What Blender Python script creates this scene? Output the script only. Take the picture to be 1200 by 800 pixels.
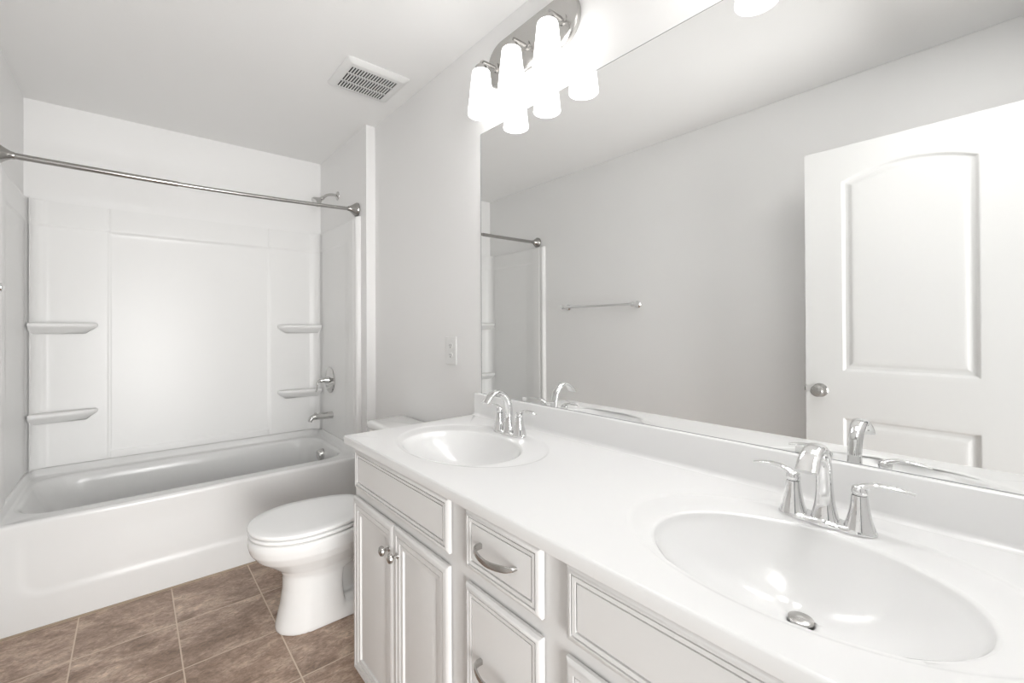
import bpy, bmesh, math, random
from mathutils import Vector, Matrix
for o in list(bpy.data.objects): bpy.data.objects.remove(o, do_unlink=True)
S = bpy.context.scene
COL = S.collection
R = math.radians
PI = math.pi

# ---------------------------------------------------------------- measured room (metres; camera stands at x=0 y=0)
XL, XR, XA = -0.442, 1.131, 1.075        # left wall, mirror wall, furred alcove wall
YB, YF, YT, Y0 = 3.4685, 2.6075, 2.673, -0.085   # alcove back wall, furring end, tub apron, doorway wall
H = 2.472
ZC = 0.866                               # counter top
XC = 0.5586                              # counter front edge

# ---------------------------------------------------------------- camera
cam = bpy.data.cameras.new('camera'); co = bpy.data.objects.new('camera', cam); COL.objects.link(co)
S.camera = co
F_PX, YAW, PITCH, ROLL, V0 = 517.77, R(40.62), R(0.263), R(-0.252), 380.0
fw = Vector((math.sin(YAW)*math.cos(PITCH), math.cos(YAW)*math.cos(PITCH), math.sin(PITCH)))
rt = Vector((math.cos(YAW), -math.sin(YAW), 0)); up = rt.cross(fw)
c_, s_ = math.cos(ROLL), math.sin(ROLL)
rt2 = rt*c_ + up*s_; up2 = up*c_ - rt*s_
m = Matrix((rt2, up2, -fw)).transposed().to_4x4(); m.translation = Vector((0, 0, 1.2429))
co.matrix_world = m
cam.sensor_width = 36; cam.lens = F_PX/1200*36
cam.shift_y = (V0-400)/1200
cam.clip_start = 0.02

# ---------------------------------------------------------------- world (even fill let in by the open doorway), lamp and fill strengths, exposure
WORLD, SHADE_E, BULB_E, DOOR_FILL_W, CEIL_FILL_W = 0.24, 3.2, 38.0, 222.0, 4.6
w = bpy.data.worlds.new('world'); S.world = w; w.use_nodes = True
w.node_tree.nodes['Background'].inputs[0].default_value = (0.99, 1, 1, 1)
w.node_tree.nodes['Background'].inputs[1].default_value = WORLD
S.view_settings.view_transform = 'Standard'
S.view_settings.look = 'None'
S.view_settings.gamma = 1
S.view_settings.use_curve_mapping = False
S.view_settings.exposure = 0.42

def area_light(name, loc, sx, sy, watts, rot):
    l = bpy.data.lights.new(name, 'AREA'); l.shape = 'RECTANGLE'; l.size = sx; l.size_y = sy; l.energy = watts
    l.color = (1, 0.995, 0.985)
    o = bpy.data.objects.new(name, l); COL.objects.link(o); o.location = loc; o.rotation_euler = rot
    return o
# two unseen area lights added as fill, under the ceiling and beyond the doorway
area_light('ceiling_fill', (0.45, 0.07, H-.012), 0.66, 0.28, CEIL_FILL_W, (0, 0, 0))
area_light('doorway_fill', (0.15, -2.60, 0.85), 2.4, 2.1, DOOR_FILL_W, (R(100), 0, 0))

# ---------------------------------------------------------------- materials
def mat(name, col, rough=0.5, metal=0.0, spec=0.5, coat=0.0, emit=None, es=0.0, bump=None, trans=0.0):
    m = bpy.data.materials.new(name); m.use_nodes = True
    nt = m.node_tree; b = nt.nodes['Principled BSDF']
    b.inputs['Base Color'].default_value = (*col, 1)
    b.inputs['Roughness'].default_value = rough
    b.inputs['Metallic'].default_value = metal
    b.inputs['Specular IOR Level'].default_value = spec
    b.inputs['Coat Weight'].default_value = coat
    b.inputs['Coat Roughness'].default_value = 0.08
    if emit:
        b.inputs['Emission Color'].default_value = (*emit, 1); b.inputs['Emission Strength'].default_value = es
    tc = nt.nodes.new('ShaderNodeTexCoord')
    if bump:                                  # bump = (scale, strength, distance)
        n = nt.nodes.new('ShaderNodeTexNoise'); n.inputs['Scale'].default_value = bump[0]; n.inputs['Detail'].default_value = 3
        bp = nt.nodes.new('ShaderNodeBump'); bp.inputs['Strength'].default_value = bump[1]; bp.inputs['Distance'].default_value = bump[2]
        nt.links.new(tc.outputs['Object'], n.inputs['Vector']); nt.links.new(n.outputs['Fac'], bp.inputs['Height'])
        nt.links.new(bp.outputs['Normal'], b.inputs['Normal'])
    # faint procedural tone variation, so that no surface is a dead flat colour
    n2 = nt.nodes.new('ShaderNodeTexNoise'); n2.inputs['Scale'].default_value = 3.0; n2.inputs['Detail'].default_value = 2
    mx = nt.nodes.new('ShaderNodeMix'); mx.data_type = 'RGBA'
    mx.inputs[6].default_value = (*[c*0.985 for c in col], 1); mx.inputs[7].default_value = (*col, 1)
    nt.links.new(tc.outputs['Object'], n2.inputs['Vector'])
    nt.links.new(n2.outputs['Fac'], mx.inputs[0]); nt.links.new(mx.outputs[2], b.inputs['Base Color'])
    return m

M = {
 'wall': mat('wall_paint', (0.885, 0.881, 0.874), 0.55, spec=0.3, bump=(260, 0.06, 0.0006)),
 'ceil': mat('ceiling_paint', (0.94, 0.937, 0.93), 0.8, spec=0.2, bump=(220, 0.05, 0.0005)),
 'trim': mat('white_trim_paint', (0.82, 0.815, 0.80), 0.35),
 'door': mat('white_door_paint', (0.74, 0.738, 0.73), 0.38),
 'fiber': mat('white_fibreglass', (0.855, 0.853, 0.845), 0.30, spec=0.35),
 'tub': mat('white_tub_enamel', (0.80, 0.800, 0.794), 0.2, spec=0.5),
 'china': mat('vitreous_china', (0.88, 0.88, 0.87), 0.07, spec=0.55, coat=0.4),
 'seat': mat('white_seat_plastic', (0.93, 0.93, 0.925), 0.22),
 'counter': mat('white_cultured_marble', (0.82, 0.82, 0.815), 0.14, spec=0.5),
 'cab': mat('pale_grey_cabinet_paint', (0.755, 0.748, 0.738), 0.42, spec=0.3),
 'gap': mat('cabinet_inside', (0.10, 0.09, 0.085), 0.8),
 'chrome': mat('polished_chrome', (0.80, 0.80, 0.80), 0.05, metal=1),
 'fitting': mat('shower_chrome', (0.60, 0.595, 0.585), 0.10, metal=1),
 'nickel': mat('brushed_nickel', (0.50, 0.49, 0.475), 0.27, metal=1),
 'steel': mat('satin_steel_rod', (0.42, 0.41, 0.395), 0.22, metal=1),
 'mirror': mat('mirror_silver', (0.90, 0.905, 0.90), 0.0, metal=1),
 'mirror_edge': mat('mirror_edge_glass', (0.25, 0.26, 0.26), 0.15),
 'plastic': mat('white_plastic', (0.82, 0.82, 0.81), 0.3),
 'dark': mat('dark_slot_shade', (0.015, 0.015, 0.015), 0.8),  # near-black colour standing in for the shade inside slots
 'caulk': mat('tan_caulk', (0.40, 0.32, 0.24), 0.7),
 'shade': mat('lit_frosted_glass', (0.9, 0.9, 0.9), 0.4, emit=(1, 0.995, 0.985), es=SHADE_E),
 'bulb': mat('lit_bulb', (0.9, 0.9, 0.9), 0.4, emit=(1, 0.99, 0.98), es=BULB_E),
}

def tile_material():
    m = bpy.data.materials.new('brown_stone_tile'); m.use_nodes = True
    nt = m.node_tree; L = nt.links.new; N = nt.nodes.new; b = nt.nodes['Principled BSDF']
    tc = N('ShaderNodeTexCoord'); mp = N('ShaderNodeMapping')
    mp.inputs['Location'].default_value = (0.177, -2.011 + 0.325*20, 0)
    mp.inputs['Location'].default_value[0] = 0.177 + 0.316*20
    L(tc.outputs['Object'], mp.inputs['Vector'])
    br = N('ShaderNodeTexBrick'); br.offset = 0; br.squash = 1
    for k, v in (('Scale', 1), ('Mortar Size', 0.0026), ('Mortar Smooth', 0.15), ('Bias', 0), ('Brick Width', 0.316), ('Row Height', 0.325)):
        br.inputs[k].default_value = v
    br.inputs['Color1'].default_value = (0, 0, 0, 1); br.inputs['Color2'].default_value = (1, 1, 1, 1); br.inputs['Mortar'].default_value = (.5, .5, .5, 1)
    L(mp.outputs['Vector'], br.inputs['Vector'])
    # stretched, warped noise = slate-like clouds
    m2 = N('ShaderNodeMapping'); m2.inputs['Rotation'].default_value = (0, 0, R(18)); m2.inputs['Scale'].default_value = (4.2, 7.5, 1)
    L(tc.outputs['Object'], m2.inputs['Vector'])
    addv = N('ShaderNodeVectorMath'); addv.operation = 'MULTIPLY_ADD'
    L(br.outputs['Color'], addv.inputs[0]); addv.inputs[1].default_value = (9, 5, 3); L(m2.outputs['Vector'], addv.inputs[2])
    n1 = N('ShaderNodeTexNoise'); n1.inputs['Scale'].default_value = 1.0; n1.inputs['Detail'].default_value = 9; n1.inputs['Roughness'].default_value = 0.68; n1.inputs['Distortion'].default_value = 0.5
    L(addv.outputs['Vector'], n1.inputs['Vector'])
    n2 = N('ShaderNodeTexNoise'); n2.inputs['Scale'].default_value = 9; n2.inputs['Detail'].default_value = 8; n2.inputs['Roughness'].default_value = 0.7; n2.inputs['Distortion'].default_value = 1.2
    L(addv.outputs['Vector'], n2.inputs['Vector'])
    r1 = N('ShaderNodeValToRGB'); e = r1.color_ramp.elements
    e[0].position = 0.38; e[0].color = (0.27, 0.185, 0.135, 1)
    e[1].position = 0.66; e[1].color = (0.68, 0.55, 0.45, 1)
    x = e.new(0.5); x.color = (0.42, 0.305, 0.235, 1)
    L(n1.outputs['Fac'], r1.inputs['Fac'])
    r2 = N('ShaderNodeValToRGB'); e = r2.color_ramp.elements
    e[0].position = 0.38; e[0].color = (0.66, 0.62, 0.59, 1); e[1].position = 0.66; e[1].color = (1.3, 1.28, 1.26, 1)
    L(n2.outputs['Fac'], r2.inputs['Fac'])
    mul = N('ShaderNodeMix'); mul.data_type = 'RGBA'; mul.blend_type = 'MULTIPLY'; mul.inputs[0].default_value = 1
    L(r1.outputs['Color'], mul.inputs[6]); L(r2.outputs['Color'], mul.inputs[7])
    gm = N('ShaderNodeMix'); gm.data_type = 'RGBA'; gm.inputs[7].default_value = (0.66, 0.54, 0.43, 1)
    L(br.outputs['Fac'], gm.inputs[0]); L(mul.outputs[2], gm.inputs[6]); L(gm.outputs[2], b.inputs['Base Color'])
    ro = N('ShaderNodeMapRange'); ro.inputs['To Min'].default_value = 0.24; ro.inputs['To Max'].default_value = 0.42
    L(n2.outputs['Fac'], ro.inputs['Value']); L(ro.outputs['Result'], b.inputs['Roughness'])
    sub = N('ShaderNodeMath'); sub.operation = 'MULTIPLY_ADD'; sub.inputs[1].default_value = -1.0
    L(br.outputs['Fac'], sub.inputs[0]); sc = N('ShaderNodeMath'); sc.operation = 'MULTIPLY'; sc.inputs[1].default_value = 0.5
    L(n2.outputs['Fac'], sc.inputs[0]); L(sc.outputs[0], sub.inputs[2])
    bp = N('ShaderNodeBump'); bp.inputs['Strength'].default_value = 0.5; bp.inputs['Distance'].default_value = 0.0015
    L(sub.outputs[0], bp.inputs['Height']); L(bp.outputs['Normal'], b.inputs['Normal'])
    return m
M['tile'] = tile_material()

# ---------------------------------------------------------------- helpers
def add_box(bm, a, b):
    x0, y0, z0 = [min(p, q) for p, q in zip(a, b)]; x1, y1, z1 = [max(p, q) for p, q in zip(a, b)]
    v = [bm.verts.new(p) for p in ((x0,y0,z0),(x1,y0,z0),(x1,y1,z0),(x0,y1,z0),(x0,y0,z1),(x1,y0,z1),(x1,y1,z1),(x0,y1,z1))]
    for f in ((0,3,2,1),(4,5,6,7),(0,1,5,4),(1,2,6,5),(2,3,7,6),(3,0,4,7)): bm.faces.new([v[i] for i in f])
    return v
def loft(bm, rings, cap0=True, cap1=True, closed=True):
    """rings: equal-length lists of points"""
    vs = [[bm.verts.new(p) for p in r] for r in rings]
    n = len(rings[0])
    for a, b in zip(vs, vs[1:]):
        for i in range(n if closed else n-1):
            j = (i+1) % n
            bm.faces.new((a[i], a[j], b[j], b[i]))
    if cap0: bm.faces.new(list(reversed(vs[0])))
    if cap1: bm.faces.new(vs[-1])
    return vs
def frame_of(d, hint=Vector((0, 0, 1))):
    d = d.normalized()
    if abs(d.dot(hint)) > 0.98: hint = Vector((0, 1, 0)) if abs(d.y) < 0.9 else Vector((1, 0, 0))
    s = d.cross(hint).normalized(); return s, s.cross(d).normalized()
def lathe(bm, origin, axis, prof, n=32, cap0=True, cap1=True):
    """prof: (distance along axis, radius)"""
    o = Vector(origin); ax = Vector(axis).normalized(); s, u = frame_of(ax)
    loft(bm, [[o + ax*t + (s*math.cos(2*PI*i/n) + u*math.sin(2*PI*i/n))*max(r, 1e-5) for i in range(n)] for t, r in prof], cap0, cap1)
def sweep(bm, pts, secs, side=None, n=20, p=2.0):
    """pts: path; secs: (half width along side, half height) per point or one pair; p: superellipse power"""
    pts = [Vector(q) for q in pts]
    if isinstance(secs[0], (int, float)): secs = [secs]*len(pts)
    rings = []
    for i, q in enumerate(pts):
        d = (pts[min(i+1, len(pts)-1)] - pts[max(i-1, 0)]).normalized()
        if side is not None:
            s = Vector(side); s = (s - d*s.dot(d)).normalized(); u = s.cross(d).normalized()
        else: s, u = frame_of(d)
        a, b = secs[i]; ring = []
        for k in range(n):
            t = 2*PI*k/n; c, sn = math.cos(t), math.sin(t)
            ring.append(q + s*a*math.copysign(abs(c)**(2/p), c) + u*b*math.copysign(abs(sn)**(2/p), sn))
        rings.append(ring)
    loft(bm, rings)
def spline(ctrl, n=24):
    """Catmull-Rom through tuples of any length"""
    P = [list(c) for c in ctrl]; P = [[2*a-b for a, b in zip(P[0], P[1])]] + P + [[2*a-b for a, b in zip(P[-1], P[-2])]]
    out = []; segs = len(P)-3
    for k in range(n+1):
        t = k/n*segs; i = min(int(t), segs-1); t -= i; p0, p1, p2, p3 = P[i:i+4]
        out.append(tuple(0.5*((2*b)+(-a+c)*t+(2*a-5*b+4*c-d)*t*t+(-a+3*b-3*c+d)*t**3) for a, b, c, d in zip(p0, p1, p2, p3)))
    return out
def obj(name, bm, material, parent=None, smooth=True, bevel=0.0, bseg=2, angle=35, merge=True):
    if merge: bmesh.ops.remove_doubles(bm, verts=bm.verts, dist=1e-5)
    bmesh.ops.recalc_face_normals(bm, faces=bm.faces)
    me = bpy.data.meshes.new(name); bm.to_mesh(me); bm.free()
    me.materials.append(M[material])
    o = bpy.data.objects.new(name, me); COL.objects.link(o)
    if smooth:
        me.polygons.foreach_set('use_smooth', [True]*len(me.polygons))
        me.set_sharp_from_angle(angle=R(angle))
    if bevel:
        b = o.modifiers.new('bevel', 'BEVEL'); b.width = bevel; b.segments = bseg; b.limit_method = 'ANGLE'; b.angle_limit = R(40)
        b.harden_normals = False
    if parent:
        o.parent = parent; o.matrix_parent_inverse = Matrix.Translation(parent_loc(parent)).inverted()
    return o
def parent_loc(p):
    v = Vector((0, 0, 0))
    while p: v = v + Vector(p.location); p = p.parent if not p.parent else None
    return v
def thing(name, label, cat, loc=(0, 0, 0), group=None):
    o = bpy.data.objects.new(name, None); COL.objects.link(o); o.location = loc; o.empty_display_size = 0.1
    o['label'] = label; o['category'] = cat
    if group: o['group'] = group
    return o
def tag(o, label, cat, group=None):
    o['label'] = label; o['category'] = cat
    if group: o['group'] = group
    return o
def struct(name, bm, material, label=None, parent=None, **k):
    o = obj(name, bm, material, parent, **k)
    if not parent: o['kind'] = 'structure'
    if label: o['label'] = label
    return o
def boxes(*bs):
    bm = bmesh.new()
    for a, b in bs: add_box(bm, a, b)
    return bm
def dup(root, offset, label=None):
    def cp(o, par):
        c = o.copy(); COL.objects.link(c); c.parent = par
        if o.parent: c.matrix_parent_inverse = o.matrix_parent_inverse.copy()
        for ch in o.children: cp(ch, c)
        return c
    r = cp(root, None); r.location = Vector(root.location) + Vector(offset)
    if label: r['label'] = label
    return r
def sstep(a, b, x):
    t = min(1, max(0, (x-a)/(b-a))); return t*t*(3-2*t)
def heightfield(bm, us, vs, front, back):
    """closed slab: front(u,v) and back(u,v) return points"""
    A = [[bm.verts.new(front(u, v)) for v in vs] for u in us]
    B = [[bm.verts.new(back(u, v)) for v in vs] for u in us]
    nu, nv = len(us), len(vs)
    for i in range(nu-1):
        for j in range(nv-1):
            bm.faces.new((A[i][j], A[i+1][j], A[i+1][j+1], A[i][j+1]))
    edge = [(i, 0) for i in range(nu)] + [(nu-1, j) for j in range(1, nv)] + [(i, nv-1) for i in range(nu-2, -1, -1)] + [(0, j) for j in range(nv-2, 0, -1)]
    for k in range(len(edge)):
        (i, j), (p, q) = edge[k], edge[(k+1) % len(edge)]
        bm.faces.new((A[i][j], B[i][j], B[p][q], A[p][q]))
    bmesh.ops.delete(bm, geom=[v for i in range(1, nu-1) for v in B[i][1:-1]], context='VERTS')
    bm.faces.new([B[i][j] for i, j in edge])
def lin(a, b, n): return [a+(b-a)*i/(n-1) for i in range(n)]

# ================================================================ ROOM SHELL
T = 0.12
bm = boxes(((XL-T, Y0-T, -0.1), (XR+T, YB+T, 0)))
struct('floor', bm, 'tile', smooth=False)
bm = boxes(((XL-T, Y0-T, H), (XR+T, YB+T, H+0.1)))
struct('ceiling', bm, 'ceil', smooth=False)
struct('wall_left', boxes(((XL-T, Y0, 0), (XL, YB+T, H))), 'wall', smooth=False)
struct('wall_right', boxes(((XR, Y0-T, 0), (XR+T, YB+T, H))), 'wall', smooth=False)
struct('wall_back', boxes(((XL, YB, 0), (XR, YB+T, H))), 'wall', smooth=False)
struct('wall_alcove', boxes(((XA, YF, 0), (XR, YB, H))), 'wall', smooth=False)
DX0, DX1, DH = -0.212, 0.505, 2.065       # doorway
struct('wall_front', boxes(((XL-T, Y0-T, 0), (DX0, Y0, H)), ((DX1, Y0-T, 0), (XR, Y0, H)), ((DX0, Y0-T, DH), (DX1, Y0, H))), 'wall', smooth=False)
# door lining and casing round the doorway
bm = bmesh.new()
add_box(bm, (DX0, Y0-T-.002, 0), (DX0+.016, Y0+.002, DH)); add_box(bm, (DX1-.016, Y0-T-.002, 0), (DX1, Y0+.002, DH)); add_box(bm, (DX0, Y0-T-.002, DH-.016), (DX1, Y0+.002, DH))
struct('trim_1', bm, 'trim', smooth=False)
bm = bmesh.new()
add_box(bm, (DX0-.055, Y0, 0), (DX0+.006, Y0+.016, DH+.05)); add_box(bm, (DX1-.006, Y0, 0), (DX1+.045, Y0+.016, DH+.05)); add_box(bm, (DX0+.006, Y0, DH-.006), (DX1-.006, Y0+.016, DH+.05))
struct('trim_2', bm, 'trim', bevel=.004)
# baseboards
def baseboard(name, a, b, nrm):
    (x0, y0), (x1, y1) = a, b; nx, ny = nrm
    prof = [(0, 0), (.013, 0), (.013, .065), (.009, .078), (.004, .085), (0, .085)]
    bm = bmesh.new(); loft(bm, [[(x+nx*d, y+ny*d, z) for d, z in prof] for x, y in (a, b)])
    struct(name, bm, 'trim')
baseboard('baseboard_left', (XL, Y0+.02), (XL, YT-.006), (1, 0))
baseboard('baseboard_right', (XR, 1.515), (XR, YF), (-1, 0))
baseboard('baseboard_alcove', (XR-.013, YF), (XA, YF), (0, -1))

# ================================================================ BATHTUB
tub = thing('bathtub', 'white alcove bathtub with a smooth apron along the tiled floor', 'bathtub', ((XL+XA)/2, 3.06, 0))
TX0, TX1, TYB = XL+.002, XA-.002, YB-.002
ZR = 0.449
cx, cy = 0.33, 3.07
def rect_hit(th, x0, x1, y0, y1, cxx=cx, cyy=cy):
    c, s = math.cos(th), math.sin(th); t = 1e9
    if c > 1e-9: t = min(t, (x1-cxx)/c)
    if c < -1e-9: t = min(t, (x0-cxx)/c)
    if s > 1e-9: t = min(t, (y1-cyy)/s)
    if s < -1e-9: t = min(t, (y0-cyy)/s)
    return (cxx+c*t, cyy+s*t)
def rrect_hit(th, x0, x1, y0, y1, r):
    """ray from (cx,cy) to a rounded rectangle, by bisection on its distance function"""
    c, s = math.cos(th), math.sin(th); mx, my, hx, hy = (x0+x1)/2, (y0+y1)/2, (x1-x0)/2, (y1-y0)/2
    def sd(t):
        qx, qy = abs(cx+c*t-mx)-(hx-r), abs(cy+s*t-my)-(hy-r)
        return math.hypot(max(qx, 0), max(qy, 0)) + min(max(qx, qy), 0) - r
    lo, hi = 0, 3
    for _ in range(40):
        mid = (lo+hi)/2
        if sd(mid) < 0: lo = mid
        else: hi = mid
    return (cx+c*lo, cy+s*lo)
ths = sorted(set([2*PI*i/200 for i in range(200)] + [math.atan2(y-cy, x-cx) % (2*PI) for x in (TX0, TX1) for y in (YT+.014, TYB)] + [math.atan2(y-cy, x-cx) % (2*PI) for x in (TX0+.022, TX1-.022) for y in (YT+.014, TYB-.022)]))
UP = .046
def zrim(x, y):   # the three wall sides carry a raised tiling flange
    return ZR
rings = []
def ring(f): rings.append([f(t) for t in ths])
def wallring(ins, z):
    def f(t):
        x, y = rect_hit(t, TX0+ins, TX1-ins, YT+.014, TYB-ins)
        k = 0 if y < YT+.0145 else 1
        k = min(1, max(0, (y-(YT+.014))/.03))
        return (x, y, ZR + (z-ZR)*k)
    return f
ring(wallring(0, ZR+UP)); ring(wallring(.018, ZR+UP)); ring(wallring(.026, ZR+UP-.006)); ring(wallring(.030, ZR+.010)); ring(wallring(.036, ZR+.002))
def basin(x0, x1, y0, y1, r, z):
    return lambda t: (*rrect_hit(t, x0, x1, y0, y1, r), z)
B0 = (-.398, 1.022, 2.752, 3.412)
for d, z in ((0, ZR), (.006, ZR-.001), (.014, ZR-.006), (.020, ZR-.016)):
    ring(basin(B0[0]+d, B0[1]-d, B0[2]+d, B0[3]-d, .16-d*.3, z))
for k in range(1, 13):
    t = k/12; a = t
    z = ZR-.016 - (.335)*math.sin(a*PI/2)**1.0
    inn = .05*a + .035*a**6
    ring(basin(B0[0]+.02+.36*a**1.25, B0[1]-.02-.05*a-.03*a**6, B0[2]+.02+inn, B0[3]-.02-inn, .155-.03*a, z))
ring(basin(.08, .86, 2.90, 3.26, .10, ZR-.356)); ring(basin(.2, .7, 2.98, 3.16, .08, ZR-.358))
bm = bmesh.new(); loft(bm, rings, cap0=False, cap1=True)
# front deck strip and apron as one height field over (x, s)
def apron_pt(x, z):
    # rounded rectangular recess in the apron
    mx, mz, hx, hz, r = .33, .30, .68, .155, .07
    qx, qz = abs(x-mx)-(hx-r), abs(z-mz)-(hz-r)
    sd = math.hypot(max(qx, 0), max(qz, 0)) + min(max(qx, qz), 0) - r
    d = .004*sstep(.018, -.018, sd) * sstep(.44, .33, z)
    return (x, YT + d, z)
xs = lin(TX0, TX1, 120)
rows = [[(x, YT+.014, ZR) for x in xs], [(x, YT+.0085, ZR-.0012) for x in xs], [(x, YT+.004, ZR-.0045) for x in xs], [(x, YT+.001, ZR-.009) for x in xs]]
for z in lin(ZR-.015, .004, 64): rows.append([apron_pt(x, z) for x in xs])
loft(bm, rows, cap0=False, cap1=False, closed=False)
obj('tub_shell', bm, 'tub', tub, angle=60, merge=False)
obj('caulk_line', boxes(((TX0, YT-.005, 0), (TX1, YT+.01, .006))), 'caulk', tub, smooth=False)
bm = bmesh.new(); lathe(bm, (1.004, 3.175, .368), (-1, 0, -.12), [(-.02, .030), (0, .0375), (.036, .0375), (.042, .034), (.0435, .012), (.043, 0)])
obj('overflow_cover', bm, 'fitting', tub)
bm = bmesh.new(); lathe(bm, (.80, 3.08, .0925), (0, 0, 1), [(0, .035), (.003, .034), (.004, .02), (.012, .019), (.013, 0)])
obj('drain', bm, 'chrome', tub)

# ================================================================ SHOWER SURROUND
sur = thing('shower_surround', 'glossy white moulded three sided surround panels above the bathtub', 'shower surround', ((XL+XA)/2, YB, .497))
ZS0, ZS1 = .4965, 1.930
PX0, PX1 = XL+.030, XA-.030             # inner faces of the side panels
PY = 3.440
def back_front(x, z):
    d = YB-PY
    inside = sstep(0, .012, min(x+.104, .720-x)) * sstep(0, .012, z-.530) * sstep(0, .02, 1.800-z)
    d -= .005*inside                                            # centre panel set back
    d += .005*sstep(1.790, 1.805, z)                            # top band stands forward
    gro = math.exp(-((x+.104)/.006)**2) + math.exp(-((x-.720)/.006)**2)
    d -= .003*gro
    # cylindrical fillets into both corners
    r = .055
    for xe, sgn in ((PX0, 1), (PX1, -1)):
        q = (x-xe)*sgn
        if q < r: d += r - math.sqrt(max(0, r*r - (r-q)**2))
    # narrow pilaster step next to each corner
    d += .004*(sstep(-.352, -.366, x) + sstep(.985, .999, x))
    return (x, YB-d, z)
xs = sorted(set(lin(PX0, PX0+.055, 12) + lin(PX0+.055, PX1-.055, 150) + lin(PX1-.055, PX1, 12) + lin(-.112, -.090, 12) + lin(.706, .728, 12)))
zs = sorted(set(lin(ZS0, ZS1, 90) + lin(1.786, 1.808, 8) + lin(.526, .545, 8)))
bm = bmesh.new(); heightfield(bm, xs, zs, back_front, lambda x, z: (x, YB-.001, z)); obj('back_panel', bm, 'fiber', sur, angle=50)
def side_panel(xw, sgn):
    def fr(y, z):
        d = .0295 - .012*sstep(2.80, 2.935, y)*sstep(3.42, 3.36, y)
        d += .004*sstep(1.790, 1.805, z)*sstep(2.80, 2.935, y)
        e = (y-2.690)
        if e < .022: d = .0295*math.sqrt(max(0, 1-((.022-e)/.022)**2)) + .001
        d -= .006*math.exp(-((y-2.735)/.010)**2)
        if z > ZS1-.012: d -= .006*sstep(ZS1-.012, ZS1, z)
        return (xw+sgn*max(d, .001), y, z)
    ys = sorted(set(lin(2.690, 2.712, 9) + lin(2.712, 2.76, 14) + lin(2.76, YB-.001, 70)))
    bm = bmesh.new(); heightfield(bm, ys, sorted(set(lin(ZS0, ZS1, 60)+lin(ZS1-.012, ZS1, 5)+lin(1.786, 1.808, 8))), fr, lambda y, z: (xw+sgn*.0005, y, z))
    obj('side_panel', bm, 'fiber', sur, angle=50)
side_panel(XL, 1); side_panel(XA, -1)
def shelf(xc, sgn, lx, ly, z, dmax):
    """corner shelf: runs lx along the back panel and ly along the side panel"""
    xw, yw = xc-sgn*.004, PY+.004
    out = [(xw, yw)]
    n = 26
    top = []
    # outline from the tip on the back wall round to the tip on the side wall
    pts = [(lx, 0), (lx+.004, .012), (lx-.004, .028), (lx-.03, .044), (lx-.08, .056), (.12, .064), (.070, .074), (.042, .10), (.030, .16), (.026, .25), (.020, ly-.03), (.010, ly), (0, ly+.004)] if ly > .15 else \
          [(lx, 0), (lx+.004, .012), (lx-.004, .030), (lx-.022, .046), (lx-.06, .060), (lx-.12, .070), (.06, .080), (.02, .083), (0, .083)]
    path = spline(pts, 48)
    secs = []
    prof = [(0, 0), (.010, .0015), (.016, -.003), (.0185, -.010), (.0175, -.017), (.010, -.025), (-.002, -.034), (-.018, -.046), (-.034, -.058)]
    rr = []
    for dx, dz in prof:      # offset outline outwards/inwards by dx
        r_ = []
        for i, (a, b) in enumerate(path):
            p, q = path[max(i-1, 0)], path[min(i+1, len(path)-1)]
            tx, ty = q[0]-p[0], q[1]-p[1]; l = math.hypot(tx, ty) or 1
            nx, ny = -ty/l, tx/l
            if nx*a+ny*b < 0: nx, ny = -nx, -ny
            s = dx-.0185
            r_.append((xw+sgn*max(0, a+nx*s), yw-max(0, b+ny*s), z+dz))
        rr.append(r_)
    bm = bmesh.new()
    vs = loft(bm, rr, cap0=False, cap1=False, closed=False)
    c0 = bm.verts.new((xw, yw, z)); c1 = bm.verts.new((xw, yw, z-.060))
    for i in range(len(path)-1):
        bm.faces.new((c0, vs[0][i], vs[0][i+1])); bm.faces.new((c1, vs[-1][i+1], vs[-1][i]))
    obj('corner_shelf', bm, 'fiber', sur, angle=60)
for z in (1.272, .792): shelf(PX0, 1, .262, .083, z, .07)
for z in (1.260, .797): shelf(PX1, -1, .275, .083, z, .07)

# ================================================================ SHOWER FITTINGS
rod = thing('shower_curtain_rod', 'satin metal curtain rod spanning the alcove above the bathtub', 'curtain rod', (.32, 2.765, 1.974))
def rodp(t): return (XL+.03+(XA-XL-.06)*t, 2.785-.045*t, 1.974+.006*t-.014*math.sin(PI*t))
bm = bmesh.new(); sweep(bm, [rodp(.37+.63*i/20) for i in range(21)], (.0105, .0105), n=20); obj('inner_tube', bm, 'steel', rod)
bm = bmesh.new(); sweep(bm, [rodp(.40*i/16) for i in range(17)], (.0130, .0130), n=20); obj('outer_tube', bm, 'steel', rod)
for p, ax in (((XL, 2.786, 1.974), (1, 0, 0)), ((XA, 2.739, 1.980), (-1, 0, 0))):
    bm = bmesh.new(); lathe(bm, p, ax, [(0, .038), (.003, .043), (.012, .043), (.018, .039), (.038, .025), (.052, .0165), (.062, .0150), (.062, 0)]); obj('flange', bm, 'steel', rod)

sh = thing('shower_fixture', 'small chrome shower head on a bent arm high on the alcove wall', 'shower head', (XA, 3.10, 2.15))
bm = bmesh.new(); lathe(bm, (XA, 3.10, 2.15), (-1, 0, 0), [(0, .031), (.004, .030), (.010, .020), (.014, .012)]); obj('flange', bm, 'fitting', sh)
bm = bmesh.new(); arm = spline([(XA-.004, 3.10, 2.150), (1.040, 3.10, 2.152), (1.005, 3.10, 2.143), (.975, 3.10, 2.118)], 14); sweep(bm, arm, (.0095, .0095), n=14); obj('arm', bm, 'fitting', sh)
bm = bmesh.new(); lathe(bm, (.982, 3.10, 2.124), (-.78, 0, -.62), [(0, .010), (.006, .014), (.016, .014), (.022, .012), (.030, .016), (.058, .033), (.070, .035), (.074, .033), (.072, .0)]); obj('shower_head', bm, 'fitting', sh)

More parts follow.
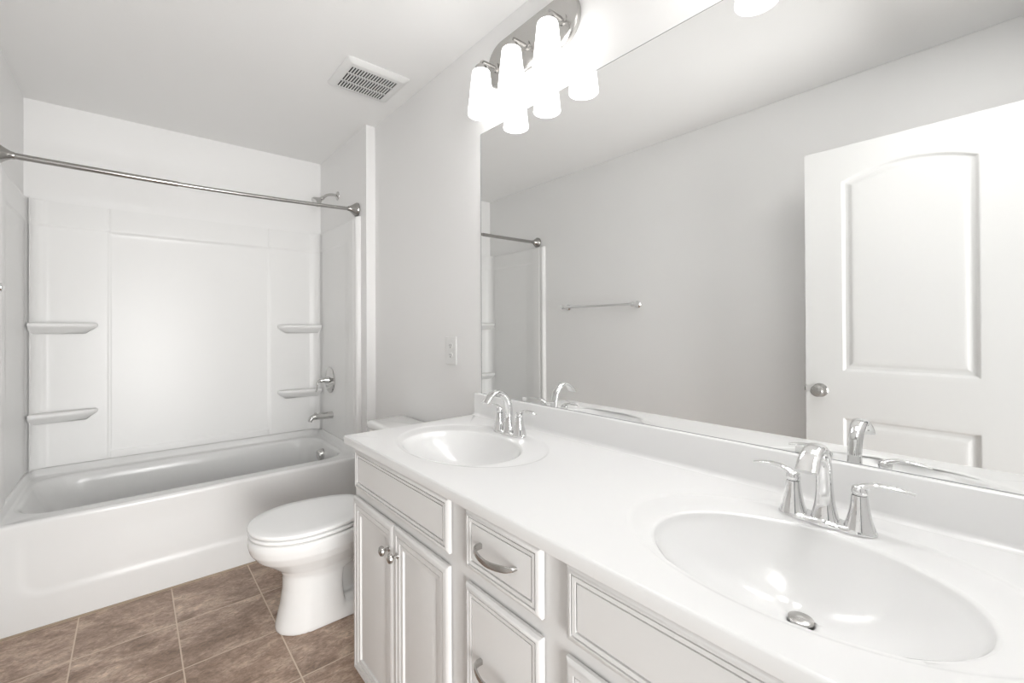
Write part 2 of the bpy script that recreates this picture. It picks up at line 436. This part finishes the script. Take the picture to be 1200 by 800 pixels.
va = thing('shower_valve', 'round chrome shower valve plate with a single lever handle', 'shower valve', (XA-.018, 3.205, .872))
VX = XA-.018
bm = bmesh.new(); lathe(bm, (VX, 3.205, .872), (-1, 0, 0), [(-.0006, .090), (.003, .092), (.008, .088), (.013, .060), (.015, .03), (.015, 0)], n=48); obj('escutcheon', bm, 'fitting', va)
bm = bmesh.new(); lathe(bm, (VX-.012, 3.205, .872), (-1, 0, 0), [(0, .026), (.012, .022), (.04, .014), (.062, .011), (.066, .008), (.066, 0)])
sweep(bm, spline([(VX-.062, 3.205, .874), (VX-.080, 3.205, .868), (VX-.090, 3.205, .845), (VX-.092, 3.205, .815), (VX-.096, 3.205, .795)], 14), [(.010, .007)]*8+[(.011, .005)]*7, side=(0, 1, 0), n=14)
obj('lever', bm, 'fitting', va)

sp = thing('tub_spout', 'chrome tub spout with a diverter knob below the shower valve', 'tub spout', (VX, 3.168, .632))
bm = bmesh.new()
path = spline([(VX, 3.168, .632, .027, .025), (VX-.04, 3.168, .632, .026, .0235), (VX-.09, 3.168, .632, .024, .0215), (VX-.122, 3.168, .631, .022, .020), (VX-.142, 3.168, .620, .020, .016), (VX-.148, 3.168, .602, .019, .012)], 20)
sweep(bm, [p[:3] for p in path], [p[3:] for p in path], side=(0, 1, 0), n=24); obj('spout_body', bm, 'fitting', sp)
bm = bmesh.new(); lathe(bm, (VX-.112, 3.168, .638), (0, 0, 1), [(0, .004), (.012, .004), (.013, .008), (.020, .008), (.022, .004), (.022, 0)], n=16); obj('diverter_knob', bm, 'fitting', sp)

# ================================================================ TOILET
TY = 2.010
to = thing('toilet', 'white two piece toilet with closed lid between bathtub and vanity', 'toilet', (.78, TY, 0))
def egg(xf, xb, hw, z, n=64, p=2.0, blunt=0.8, m=.46, pb=3.6):
    """front xf, back xb; widest at fraction m of the length; blunt: half width left at the back"""
    L_ = xb-xf; pts = []
    for k in range(n):
        t = 2*PI*k/n; c = math.cos(t); s = math.sin(t)
        xm = xf+L_*m
        if c < 0: x = xm + c*(xm-xf); y = hw*math.copysign(abs(s)**(2/2.15), s)
        else:
            e = 2/pb; x = xm + (xb-xm)*abs(c)**e
            y = math.copysign(abs(s)**e, s)*hw*(1-(1-blunt)*((x-xm)/(xb-xm))**1.5)
        pts.append((x, TY+y, z))
    return pts
bm = bmesh.new()
loft(bm, [egg(.300+.050, .86, .176, .402), egg(.344, .86, .181, .392), egg(.343, .86, .181, .372), egg(.350, .86, .177, .345), egg(.374, .85, .162, .312), egg(.415, .82, .138, .280), egg(.452, .78, .116, .250),
egg(.466, .76, .105, .226, blunt=.95), egg(.470, .69, .100, .214, m=.5, blunt=1, pb=12), egg(.470, .685, .099, .16, m=.5, blunt=1, pb=14), egg(.461, .69, .099, .10, m=.5, blunt=1, pb=14), egg(.448, .70, .101, .045, m=.5, blunt=1, pb=14), egg(.441, .70, .103, .012, m=.5, blunt=1, pb=12), egg(.443, .70, .102, .0, m=.5, blunt=1, pb=12)])
# deck that carries the tank
loft(bm, [egg(.76, 1.10, .135, .402, m=.3, blunt=1), egg(.76, 1.10, .135, .37, m=.3, blunt=1), egg(.74, 1.05, .10, .33, m=.3, blunt=1), egg(.72, 1.0, .07, .26, m=.3, blunt=1)])
# trapway
sweep(bm, spline([(.66, TY, .26), (.74, TY, .22), (.82, TY, .25), (.90, TY, .27), (.96, TY, .20), (.98, TY, .06)], 30), (.050, .055), side=(0, 1, 0), n=24)
add_box(bm, (.66, TY-.040, .03), (.96, TY+.040, .26))
# foot
loft(bm, [egg(.52, 1.0, .104, 0, m=.3, blunt=.9), egg(.52, 1.0, .103, .03, m=.3, blunt=.9), egg(.52, .99, .095, .060, m=.3, blunt=.9), egg(.52, .97, .070, .085, m=.3, blunt=.9)])
bowl = obj('bowl', bm, 'china', to, merge=False)
rm = bowl.modifiers.new('remesh', 'REMESH'); rm.mode = 'VOXEL'; rm.voxel_size = .005; rm.use_smooth_shade = True
sm = bowl.modifiers.new('smooth', 'SMOOTH'); sm.iterations = 6; sm.factor = .5
def slab(z0, z1, xf, xb, hw, m=.44, blunt=.78, r=.005):
    bm = bmesh.new()
    e = lambda d, z: egg(xf+d, xb-d, hw-d, z, n=72, m=m, blunt=blunt)
    loft(bm, [e(.03, z0), e(r, z0), e(r*.3, z0+r*.4), e(0, z0+r), e(0, z1-r), e(r*.3, z1-r*.4), e(r, z1), e(.04, z1+.002), e(.10, z1+.004)])
    return bm
obj('seat', slab(.4065, .4215, .346, .815, .185), 'seat', to, angle=50)
obj('lid', slab(.4265, .4425, .344, .820, .187), 'seat', to, angle=50)
for s in (-1, 1):
    bm = bmesh.new(); lathe(bm, (.838, TY+s*.075-.02, .420), (0, 1, 0), [(0, .010), (.002, .012), (.038, .012), (.04, .010)], n=16); add_box(bm, (.826, TY+s*.075-.012, .4025), (.850, TY+s*.075+.012, .42)); obj('seat_hinge', bm, 'seat', to)
def rr(x0, x1, y0, y1, z, r, n=6):
    pts = []
    for (a, b, t0) in ((x1-r, y1-r, 0), (x0+r, y1-r, 90), (x0+r, y0+r, 180), (x1-r, y0+r, 270)):
        for k in range(n+1): t = R(t0+90*k/n); pts.append((a+r*math.cos(t), b+r*math.sin(t), z))
    return pts
bm = bmesh.new(); loft(bm, [rr(.935, 1.112, TY-.195, TY+.195, .403, .03), rr(.928, 1.114, TY-.205, TY+.205, .45, .03), rr(.918, 1.116, TY-.212, TY+.212, .725, .03)]); obj('tank', bm, 'china', to, angle=50)
bm = bmesh.new(); loft(bm, [rr(.912, 1.119, TY-.216, TY+.216, .7255, .03), rr(.908, 1.121, TY-.220, TY+.220, .732, .03), rr(.908, 1.121, TY-.220, TY+.220, .752, .03), rr(.912, 1.118, TY-.216, TY+.216, .760, .028), rr(.925, 1.105, TY-.20, TY+.20, .763, .02)]); obj('tank_lid', bm, 'china', to, angle=50)
bm = bmesh.new(); lathe(bm, (.9185, TY+.15, .675), (-1, 0, 0), [(0, .014), (.006, .014), (.012, .008), (.018, .008)], n=16); sweep(bm, [(.902, TY+.152, .675), (.900, TY+.12, .673), (.902, TY+.085, .668)], [(.008, .005), (.007, .004), (.008, .004)], side=(0, 0, 1), n=12); obj('flush_lever', bm, 'chrome', to)

# ================================================================ VANITY CABINET
YV1 = 1.517; YV0 = Y0+.002
XF = .586                                # face frame; fronts are 16 mm thick
va = thing('vanity_cabinet', 'pale grey double vanity cabinet with doors and drawers below the countertop', 'vanity cabinet', (.85, .72, 0))
# carcass: face frame, end panels, bottom and back, open on top where the bowls hang in
bm = boxes(((XF, YV0, .072), (XF+.019, YV1, .8375)))
obj('face_frame', bm, 'cab', va, bevel=.0015)
bm = boxes(((XF+.0192, YV0, .072), (XR-.002, YV0+.014, .8375)), ((XF+.0192, YV1-.014, .072), (XR-.002, YV1, .8375)), ((XF+.0192, YV0+.0142, .072), (XR-.002, YV1-.0142, .088)), ((XR-.010, YV0+.0142, .0882), (XR-.002, YV1-.0142, .8375)))
obj('carcass', bm, 'cab', va, smooth=False)
obj('toe_kick', boxes(((XF+.065, YV0, 0), (XR-.002, YV1-.004, .0715))), 'cab', va, smooth=False)
def front(name, y0, y1, z0, z1, kind='drawer', parent=va):
    """routed front: nested rectangles (inset, height above the face frame)"""
    g = .0030   # groove depth
    if kind == 'drawer':
        pr = [(.007, .0002), (.007, .0042), (.0, .0045), (0, .013), (.0015, .0150), (.005, .0170), (.008, .0193), (.0105, .0200), (.0126, .0200), (.0129, .0140), (.0151, .0140), (.0156, .0190), (.0228, .0184), (.0231, .0115), (.0256, .0115), (.0262, .0172), (.030, .0175)]
    else:
        pr = [(.007, .0002), (.007, .0042), (.0, .0045), (0, .013), (.0015, .0150), (.005, .0170), (.008, .0193), (.0105, .0200), (.0205, .0200), (.0208, .0140), (.0230, .0140), (.0235, .0186), (.0385, .0178), (.0388, .0110), (.0412, .0110), (.0417, .0158), (.0530, .0148), (.0534, .0070), (.056, .0075), (.063, .0090), (.080, .0125), (.084, .0130)]
    bm = bmesh.new()
    loops = [[(XF-h*.8, y0+i, z0+i), (XF-h*.8, y1-i, z0+i), (XF-h*.8, y1-i, z1-i), (XF-h*.8, y0+i, z1-i)] for i, h in pr]
    loft(bm, loops)
    return obj(name, bm, 'cab', parent, angle=28)
def knob(y, z, parent):
    bm = bmesh.new(); lathe(bm, (XF-.0155, y, z), (-1, 0, 0), [(-.001, .0085), (.002, .008), (.004, .005), (.012, .0045), (.015, .007), (.018, .0125), (.022, .0145), (.027, .0130), (.030, .008), (.0305, 0)], n=28)
    obj('knob', bm, 'nickel', parent)
def pull(y, z, parent):
    bm = bmesh.new(); hl = .057
    ctrl = [(XF-0.0140, y+hl, z+.003, .0058, .0050), (XF-0.0250, y+hl, z+.003, .0058, .0050), (XF-0.0350, y+hl*.90, z+.001, .0060, .0030), (XF-0.0430, y+hl*.45, z-.001, .0064, .0022), (XF-0.0450, y, z-.002, .0068, .0020), (XF-0.0410, y-hl*.45, z-.001, .0070, .0020), (XF-0.0320, y-hl*.82, z, .0066, .0022), (XF-0.0230, y-hl*1.0, z+.001, .0045, .0030), (XF-0.0135, y-hl*1.04, z+.001, .0032, .0034)]
    P = spline(ctrl, 44); sweep(bm, [p[:3] for p in P], [p[3:] for p in P], side=(0, 0, 1), n=20, p=5)
    obj('pull_handle', bm, 'nickel', parent)
front('false_front', .905, 1.494, .698, .831)
d1 = front('door', 1.2015, 1.506, .082, .667, 'door'); knob(1.225, .592, d1)
d2 = front('door', .907, 1.1985, .082, .667, 'door'); knob(1.171, .592, d2)
for z0, z1 in ((.698, .831), (.366, .664), (.082, .332)):
    d = front('drawer', .589, .835, z0, z1); pull(.7165, (z0+z1)/2+.001, d)
front('false_front', -.062, .527, .698, .831)
d3 = front('door', .2375, .529, .082, .667, 'door'); knob(.264, .592, d3)
d4 = front('door', -.064, .2345, .082, .667, 'door'); knob(.208, .592, d4)

# ================================================================ COUNTERTOP with integral bowls
ct = thing('countertop', 'glossy white cultured marble vanity countertop with two moulded oval bowls', 'countertop', (.84, .73, ZC))
YE1, YE0 = 1.553, Y0+.002
XB = 1.112                               # backsplash face
E_ = .0045
SINK = [(.7985, 1.188), (.7985, .248)]
AX, AY = .168, .222
bm = bmesh.new()
def ell_hit(th, ox, oy, ecx, ecy, ax, ay):
    c, s = math.cos(th), math.sin(th); dx, dy = ox-ecx, oy-ecy
    a = (c/ax)**2+(s/ay)**2; b = 2*(dx*c/ax**2+dy*s/ay**2); k = (dx/ax)**2+(dy/ay)**2-1
    t = (-b+math.sqrt(b*b-4*a*k))/(2*a); return (ox+c*t, oy+s*t)
for (sx, sy), (ya, yb) in zip(SINK, (((.72), YE1-E_), (YE0, .72))):
    x0, x1 = XC+E_, XB
    ths2 = sorted(set([2*PI*i/160 for i in range(160)] + [math.atan2(y-sy, x-sx) % (2*PI) for x in (x0, x1) for y in (ya, yb)]))
    RC = (sx+.038, sy+.003, .213, .297)      # raised line of the oval deck
    rg = []
    rg.append([(*rect_hit(t, x0, x1, ya, yb, sx, sy), ZC) for t in ths2])
    def clampxy(p): return (min(max(p[0], x0+.0005), x1-.0005), min(max(p[1], ya+.0005), yb-.0005))
    for g, dz in ((.004, 0), (.001, -.0004), (-.003, -.0016), (-.007, -.0028), (-.012, -.0032)):
        rg.append([(*clampxy(ell_hit(t, sx, sy, RC[0], RC[1], RC[2]+g, RC[3]+g)), ZC+dz) for t in ths2])
    for k in (.35, .7):
        o = [ell_hit(t, sx, sy, RC[0], RC[1], RC[2]-.012, RC[3]-.012) for t in ths2]; i_ = [ell_hit(t, sx, sy, sx, sy, AX+.010, AY+.010) for t in ths2]
        rg.append([(*clampxy((a[0]*(1-k)+b[0]*k, a[1]*(1-k)+b[1]*k)), ZC-.0032-.001*k) for a, b in zip(o, i_)])
    rg.append([(*ell_hit(t, sx, sy, sx, sy, AX+.010, AY+.010), ZC-.0042) for t in ths2])
    rg.append([(*ell_hit(t, sx, sy, sx, sy, AX+.006, AY+.006), ZC-.0046) for t in ths2])
    loft(bm, rg, cap0=False, cap1=False)
    # the bowl itself
    bb = bmesh.new(); rg = []
    DXo, DYo, DEP = .050, .002, .118
    for g, dz in ((.006, -.0046), (.002, -.0062), (-.001, -.0092), (-.003, -.014)):
        rg.append([(*ell_hit(t, sx, sy, sx, sy, AX+g, AY+g), ZC+dz) for t in ths2])
    for k in range(1, 20):
        s = 1-k/20*0.90
        q = 1-s
        z = ZC-.014 - (DEP-.016)*(1-s**2.1)**.95 - .004*q
        ox, oy = sx+DXo*q**1.1, sy+DYo*q
        rg.append([(ox+(AX-.003)*s*math.cos(t2)*1, oy+(AY-.003)*s*math.sin(t2), z) for t2 in [math.atan2(math.sin(t)/AY*AY, math.cos(t)) for t in ths2]] if False else
                  [(ox+(p[0]-sx)*s, oy+(p[1]-sy)*s, z) for p in [ell_hit(t, sx, sy, sx, sy, AX-.003, AY-.003) for t in ths2]])
    ox, oy, zz = sx+DXo, sy+DYo, rg[-1][0][2]
    rg.append([(ox+.0225*math.cos(t), oy+.0225*math.sin(t), zz-.001) for t in ths2])
    rg.append([(ox+.0195*math.cos(t), oy+.0195*math.sin(t), zz-.004) for t in ths2])
    rg.append([(ox+.0190*math.cos(t), oy+.0190*math.sin(t), zz-.02) for t in ths2])
    loft(bb, rg, cap0=False, cap1=True)
    so = obj('sink_bowl', bb, 'counter', ct, angle=70)
    bd = bmesh.new(); lathe(bd, (ox, oy, zz-.006), (0, 0, 1), [(-.006, .010), (.004, .010), (.0045, .0175), (.007, .0190), (.0105, .0185), (.0125, .014), (.0135, 0)]); obj('drain_stopper', bd, 'nickel', so)
# front and end nosing swept round the free edges
prof = [(E_, 0), (.0026, -.0004), (.0012, -.0014), (.0003, -.0030), (0, -.0050), (0, -.0245), (.001, -.0270), (.004, -.028), (.060, -.028)]
rows = []
for d, dz in prof:
    rows.append([(XB, YE1-d, ZC+dz), (XC+d+.0, YE1-d, ZC+dz), (XC+d, YE0, ZC+dz)])
loft(bm, rows, cap0=False, cap1=False, closed=False)
obj('deck', bm, 'counter', ct, angle=40)
# backsplash with a coved foot
ZBS = .9575
bp_ = [(XR-.0005, ZC-.001), (XB-.011, ZC+.0002), (XB-.006, ZC+.0015), (XB-.002, ZC+.0055), (XB, ZC+.012), (XB, ZBS-.004), (XB+.0015, ZBS-.001), (XB+.004, ZBS), (XR-.0005, ZBS)]
bm = bmesh.new(); loft(bm, [[(x, y, z) for x, z in bp_] for y in (YE0, YE1-.004)]); obj('backsplash', bm, 'counter', ct, angle=50)

# ================================================================ MIRROR
mi = thing('wall_mirror', 'large frameless mirror above the backsplash of the vanity', 'mirror', (XR, .72, .958))
obj('mirror_glass', boxes(((XR-.006, Y0+.002, .9580), (XR-.0005, 1.511, 2.060))), 'mirror', mi, smooth=False)
def clip(y, z, s):
    bm = boxes(((XR-.0085, y-.009, z-.007), (XR-.0062, y+.009, z+.007)), ((XR-.0085, y-.009, z-s*.007-.001), (XR-.0002, y+.009, z-s*.007+.001)))
    obj('mirror_clip', bm, 'plastic', mi, smooth=False)
for y in (1.262, .38): clip(y, 2.056, -1)
clip(1.241, .9675, 1); clip(.33, .9675, 1)
# thin dark glass edge line
bm = boxes(((XR-.0062, Y0+.002, .9576), (XR-.0005, 1.5115, .9586)), ((XR-.0062, 1.5105, .958), (XR-.0005, 1.5125, 2.061)), ((XR-.0062, Y0+.002, 2.0595), (XR-.0005, 1.5115, 2.0612)))
obj('mirror_edge', bm, 'mirror_edge', mi, smooth=False)

# ================================================================ FAUCETS
def faucet(cx_, cy_, z):
    f = thing('sink_faucet', 'chrome two handle faucet with arched spout behind the far sink bowl', 'faucet', (cx_, cy_, z), 'faucets on the countertop')
    bm = bmesh.new()
    def sad(hx, hy, dz, n=72):
        out = []
        for k in range(n):
            t = 2*PI*k/n; c, s = math.cos(t), math.sin(t)
            x = hx*math.copysign(abs(c)**(2/2.2), c); y = hy*math.copysign(abs(s)**(2/2.6), s)
            pin = 1-.16*math.exp(-((abs(y)-.0)/.020)**2)*0 - .20*math.exp(-((abs(y)-.026)/.013)**2)
            lift = dz*(1-.35*math.exp(-((abs(y)-.026)/.014)**2))
            out.append((cx_+x*pin, cy_+y, z+lift))
        return out
    loft(bm, [sad(.0285, .0800, 0), sad(.0290, .0805, .002), sad(.0280, .0795, .006), sad(.0250, .0765, .011), sad(.019, .070, .0130)])
    obj('base_plate', bm, 'chrome', f, angle=60)
    for s in (-1, 1):
        yy = cy_+s*.0535
        bm = bmesh.new(); lathe(bm, (cx_, yy, z+.008), (0, 0, 1), [(0, .0245), (.006, .0225), (.014, .0200), (.030, .0165), (.046, .0140), (.058, .0128), (.0605, .0122), (.0605, .0105)], n=40)
        tw = obj('handle_tower', bm, 'chrome', f, angle=50)
        bm = bmesh.new(); lathe(bm, (cx_, yy, z+.0685), (0, 0, 1), [(0, .0108), (.0015, .0125), (.008, .0128), (.014, .0115), (.0175, .007), (.018, 0)], n=36)
        P = spline([(cx_, yy-s*.004, z+.078, .0100, .0068), (cx_+.001, yy+s*.010, z+.086, .0095, .0058), (cx_+.003, yy+s*.026, z+.091, .0090, .0042), (cx_+.005, yy+s*.045, z+.092, .0088, .0032), (cx_+.006, yy+s*.062, z+.090, .0078, .0026), (cx_+.007, yy+s*.076, z+.087, .0045, .0020)], 30)
        sweep(bm, [p[:3] for p in P], [p[3:] for p in P], side=(1, 0, 0), n=20)
        obj('lever_handle', bm, 'chrome', f, angle=60)
    bm = bmesh.new()
    P = spline([(cx_, z+.006, .0240, .0225), (cx_, z+.020, .0205, .0195), (cx_-.0005, z+.040, .0165, .0160), (cx_-.001, z+.065, .0142, .0135), (cx_-.003, z+.090, .0135, .0125), (cx_-.010, z+.118, .0138, .0120), (cx_-.028, z+.141, .0148, .0105), (cx_-.050, z+.152, .0158, .0092), (cx_-.073, z+.149, .0168, .0080), (cx_-.093, z+.136, .0180, .0068), (cx_-.108, z+.120, .0190, .0058)], 60)
    sweep(bm, [(p[0], cy_, p[1]) for p in P], [(p[2], p[3]) for p in P], side=(0, 1, 0), n=28, p=2.4)
    obj('spout', bm, 'chrome', f, angle=60)
    return f
fa = faucet(1.012, 1.196, ZC-.0032)
fa['label'] = 'chrome two handle faucet at the sink beside the toilet'; del fa['group']
fb = dup(fa, (0, -.940, 0), 'chrome two handle faucet at the nearer sink, farther from the toilet')
for x in (fa, fb): x['group'] = 'faucets on the countertop'

# ================================================================ VANITY LIGHTS
def fixture(cy_):
    f = thing('vanity_light', 'three lamp brushed nickel wall light above the mirror near the toilet', 'wall light', (XR, cy_, 2.29))
    def obr(hy, hz, x, n=64):
        out = []
        for k in range(n):
            t = 2*PI*k/n; c, s = math.cos(t), math.sin(t)
            out.append((x, cy_ + math.copysign(hy-hz, c)*(1 if abs(c) > 1e-6 else 0) + hz*c, 2.290+hz*s))
        return out
    bm = bmesh.new(); loft(bm, [obr(.245, .092, XR-.0005), obr(.245, .092, XR-.012), obr(.242, .089, XR-.018), obr(.236, .083, XR-.022), obr(.228, .075, XR-.023)]); obj('back_plate', bm, 'nickel', f, angle=40)
    for k in (-1, 0, 1):
        y = cy_+k*.1825; xs_ = 1.035
        bm = bmesh.new()
        P = spline([(XR-.020, y, 2.283), (1.09, y, 2.283), (1.052, y, 2.283), (1.040, y, 2.281), (1.0355, y, 2.272), (xs_, y, 2.256)], 24)
        sweep(bm, P, (.0055, .0055), side=(0, 1, 0), n=16, p=4); lathe(bm, (XR-.0235, y, 2.283), (-1, 0, 0), [(0, .018), (.004, .018), (.007, .012)], n=24)
        obj('arm', bm, 'nickel', f)
        bm = bmesh.new(); lathe(bm, (xs_, y, 2.262), (0, 0, -1), [(-.004, .010), (0, .020), (.004, .0235), (.018, .0245), (.022, .020)], n=32); obj('socket_cup', bm, 'nickel', f)
        bm = bmesh.new()
        lathe(bm, (xs_, y, 2.2415), (0, 0, -1), [(0, .022), (0, .030), (.003, .0335), (.008, .035), (.085, .0435), (.162, .0515), (.168, .0523), (.171, .0512), (.170, .0490), (.162, .0480), (.085, .0400), (.010, .0315), (.006, .022)], n=48, cap0=False, cap1=False)
        obj('glass_shade', bm, 'shade', f, angle=60)
        bm = bmesh.new(); lathe(bm, (xs_, y, 2.235), (0, 0, -1), [(0, .013), (.03, .013), (.045, .020), (.065, .029), (.085, .029), (.102, .020), (.110, .006), (.111, 0)], n=24); obj('light_bulb', bm, 'bulb', f)
    return f
l1 = fixture(1.203)
l2 = dup(l1, (0, -.940, 0), 'three lamp wall light above the nearer sink, seen mostly as a reflection')
for x in (l1, l2): x['group'] = 'wall lights above the mirror'

# ================================================================ OUTLET, VENT, TOWEL BAR
ou = thing('wall_outlet', 'white duplex power outlet on the wall just beyond the mirror', 'outlet', (XR, 1.747, 1.132))
bm = boxes(((XR-.009, 1.704, 1.067), (XR-.0002, 1.792, 1.197))); obj('cover_plate', bm, 'plastic', ou, bevel=.003)
for dz in (-.022, .022):
    bm = bmesh.new(); loft(bm, [[(x, 1.747+.0165*math.copysign(abs(math.cos(t))**.7, math.cos(t)), 1.132+dz+.014*math.copysign(abs(math.sin(t))**.9, math.sin(t))) for t in [2*PI*k/32 for k in range(32)]] for x in (XR-.0085, XR-.0115)])
    rc = obj('receptacle', bm, 'plastic', ou, angle=40)
    bm = boxes(*[((XR-.0118, 1.747+s*.006-.001, 1.132+dz-.001), (XR-.0114, 1.747+s*.006+.001, 1.132+dz+.007)) for s in (-1, 1)], ((XR-.0118, 1.7445, 1.132+dz-.009), (XR-.0114, 1.7495, 1.132+dz-.005))); obj('slots', bm, 'dark', rc, smooth=False)

ve = thing('ceiling_vent', 'white slotted exhaust fan grille on the ceiling', 'ceiling vent', (.893, 2.133, H))
vx0, vx1, vy0, vy1 = .738, 1.048, 1.985, 2.281
bm = bmesh.new()
def vr(d, z): return rr(vx0+d, vx1-d, vy0+d, vy1-d, z, max(.018-d*.4, .003), 4)
gx0, gx1 = vx0+.034, vx1-.046; gy0, gy1 = vy0+.046, vy1-.034
def gr(d, z): return rr(gx0-d, gx1+d, gy0-d, gy1+d, z, .002, 4)
loft(bm, [vr(0, H-.0005), vr(0, H-.004), vr(.006, H-.009), vr(.022, H-.018), vr(.026, H-.019), gr(.001, H-.0185), gr(0, H-.012)], cap0=False, cap1=False)
obj('vent_cover', bm, 'plastic', ve, angle=40)
bm = bmesh.new(); ns = 17
zt, zb = H-.0155, H-.0188
for k in range(ns+1):
    x = gx0+(gx1-gx0)*k/ns; add_box(bm, (x-.0029, gy0, zb), (x+.0029, gy1, zt))
rowe = [gy0, gy0+(gy1-gy0)*.31, gy0+(gy1-gy0)*.68, gy1]
for i, y in enumerate(rowe): add_box(bm, (gx0-.001, y-.0045, zb), (gx1+.001, y+.0045, zt))
obj('slotted_grille', bm, 'plastic', ve, smooth=False, merge=False)
obj('fan_opening_shade', boxes(((gx0-.004, gy0-.004, H-.0118), (gx1+.004, gy1+.004, H-.0006))), 'dark', ve, smooth=False)  # solid black block paints in the shade behind the grille

tb = thing('towel_bar', 'chrome towel bar on the left wall, seen reflected in the mirror', 'towel bar', (XL, 2.09, 1.394))
for y in (1.778, 2.430):
    bm = bmesh.new(); lathe(bm, (XL, y, 1.394), (1, 0, 0), [(0, .024), (.004, .025), (.010, .020), (.020, .013), (.045, .0115), (.056, .0145), (.070, .0165), (.080, .0150), (.084, .009), (.084, 0)], n=28); obj('post', bm, 'chrome', tb)
bm = bmesh.new(); sweep(bm, [(XL+.068, 1.778, 1.394), (XL+.068, 2.430, 1.394)], (.0085, .0085), n=18); obj('bar', bm, 'chrome', tb)

# ================================================================ DOOR (open, standing off the left wall)
DFX = -.192; DT = .035; DY0, DY1 = -.030, .690; DZ0, DZ1 = .012, 2.052
def door_depth(y, z):
    """depth below the face: two moulded panels, the upper one arched"""
    yc = (DY0+DY1)/2; dep = 0
    hw = .2155
    def prof(sd):      # sd < 0 inside the panel outline
        a = -sd
        if a <= 0: return 0
        if a < .012: return .008*sstep(0, .012, a)
        if a < .020: return .008
        return .008 - .0055*sstep(.020, .042, a)
    q = (y-yc)/hw
    arch = 1.893+.050*(1-min(1, abs(q))**2)
    sd1 = max(abs(y-yc)-hw, (z-arch)*.97, 1.034-z)
    sd2 = max(abs(y-yc)-hw, z-.824, .24-z)
    return prof(sd1) + prof(sd2)
def dsp(vals): return sorted(set(round(v, 5) for v in vals))
yc = (DY0+DY1)/2
ys = dsp(lin(DY0, DY1, 73) + lin(yc-.2155, yc-.178, 20) + lin(yc+.178, yc+.2155, 20))
zs = dsp(lin(DZ0, DZ1, 60) + lin(1.034, 1.070, 19) + lin(.788, .824, 19) + lin(.24, .276, 14) + lin(1.85, 1.95, 52))
bm = bmesh.new()
A = [[bm.verts.new((DFX-door_depth(y, z), y, z)) for z in zs] for y in ys]
B = [[bm.verts.new((DFX-DT+door_depth(y, z), y, z)) for z in zs] for y in ys]
nu, nv = len(ys), len(zs)
for G in (A, B):
    for i in range(nu-1):
        for j in range(nv-1): bm.faces.new((G[i][j], G[i+1][j], G[i+1][j+1], G[i][j+1]))
edge = [(i, 0) for i in range(nu)] + [(nu-1, j) for j in range(1, nv)] + [(i, nv-1) for i in range(nu-2, -1, -1)] + [(0, j) for j in range(nv-2, 0, -1)]
for k in range(len(edge)):
    (i, j), (p, q) = edge[k], edge[(k+1) % len(edge)]
    bm.faces.new((A[i][j], B[i][j], B[p][q], A[p][q]))
door = obj('door_1', bm, 'door', angle=30); door['kind'] = 'structure'
KY, KZ = .632, .940
for s, x0 in ((1, DFX), (-1, DFX-DT)):
    bm = bmesh.new(); lathe(bm, (x0, KY, KZ), (s, 0, 0), [(0, .031), (.003, .032), (.008, .028), (.012, .014), (.026, .012), (.034, .020), (.044, .0265), (.054, .0265), (.062, .021), (.066, .010), (.066, 0)], n=32); obj('door_knob', bm, 'nickel', door)
bm = boxes(((DFX-DT/2-.012, DY1-.001, KZ-.028), (DFX-DT/2+.012, DY1+.001, KZ+.028)), ((DFX-DT/2-.006, DY1, KZ-.010), (DFX-DT/2+.006, DY1+.010, KZ+.010))); obj('latch', bm, 'nickel', door, smooth=False)
for z in (.25, 1.03, 1.83):
    bm = bmesh.new(); lathe(bm, (DFX-.006, DY0-.007, z-.045), (0, 0, 1), [(0, .006), (.09, .006)], n=12); add_box(bm, (DFX-.012, Y0+.0165, z-.044), (DFX-.008, DY0+.001, z+.044)); obj('hinge', bm, 'nickel', door)
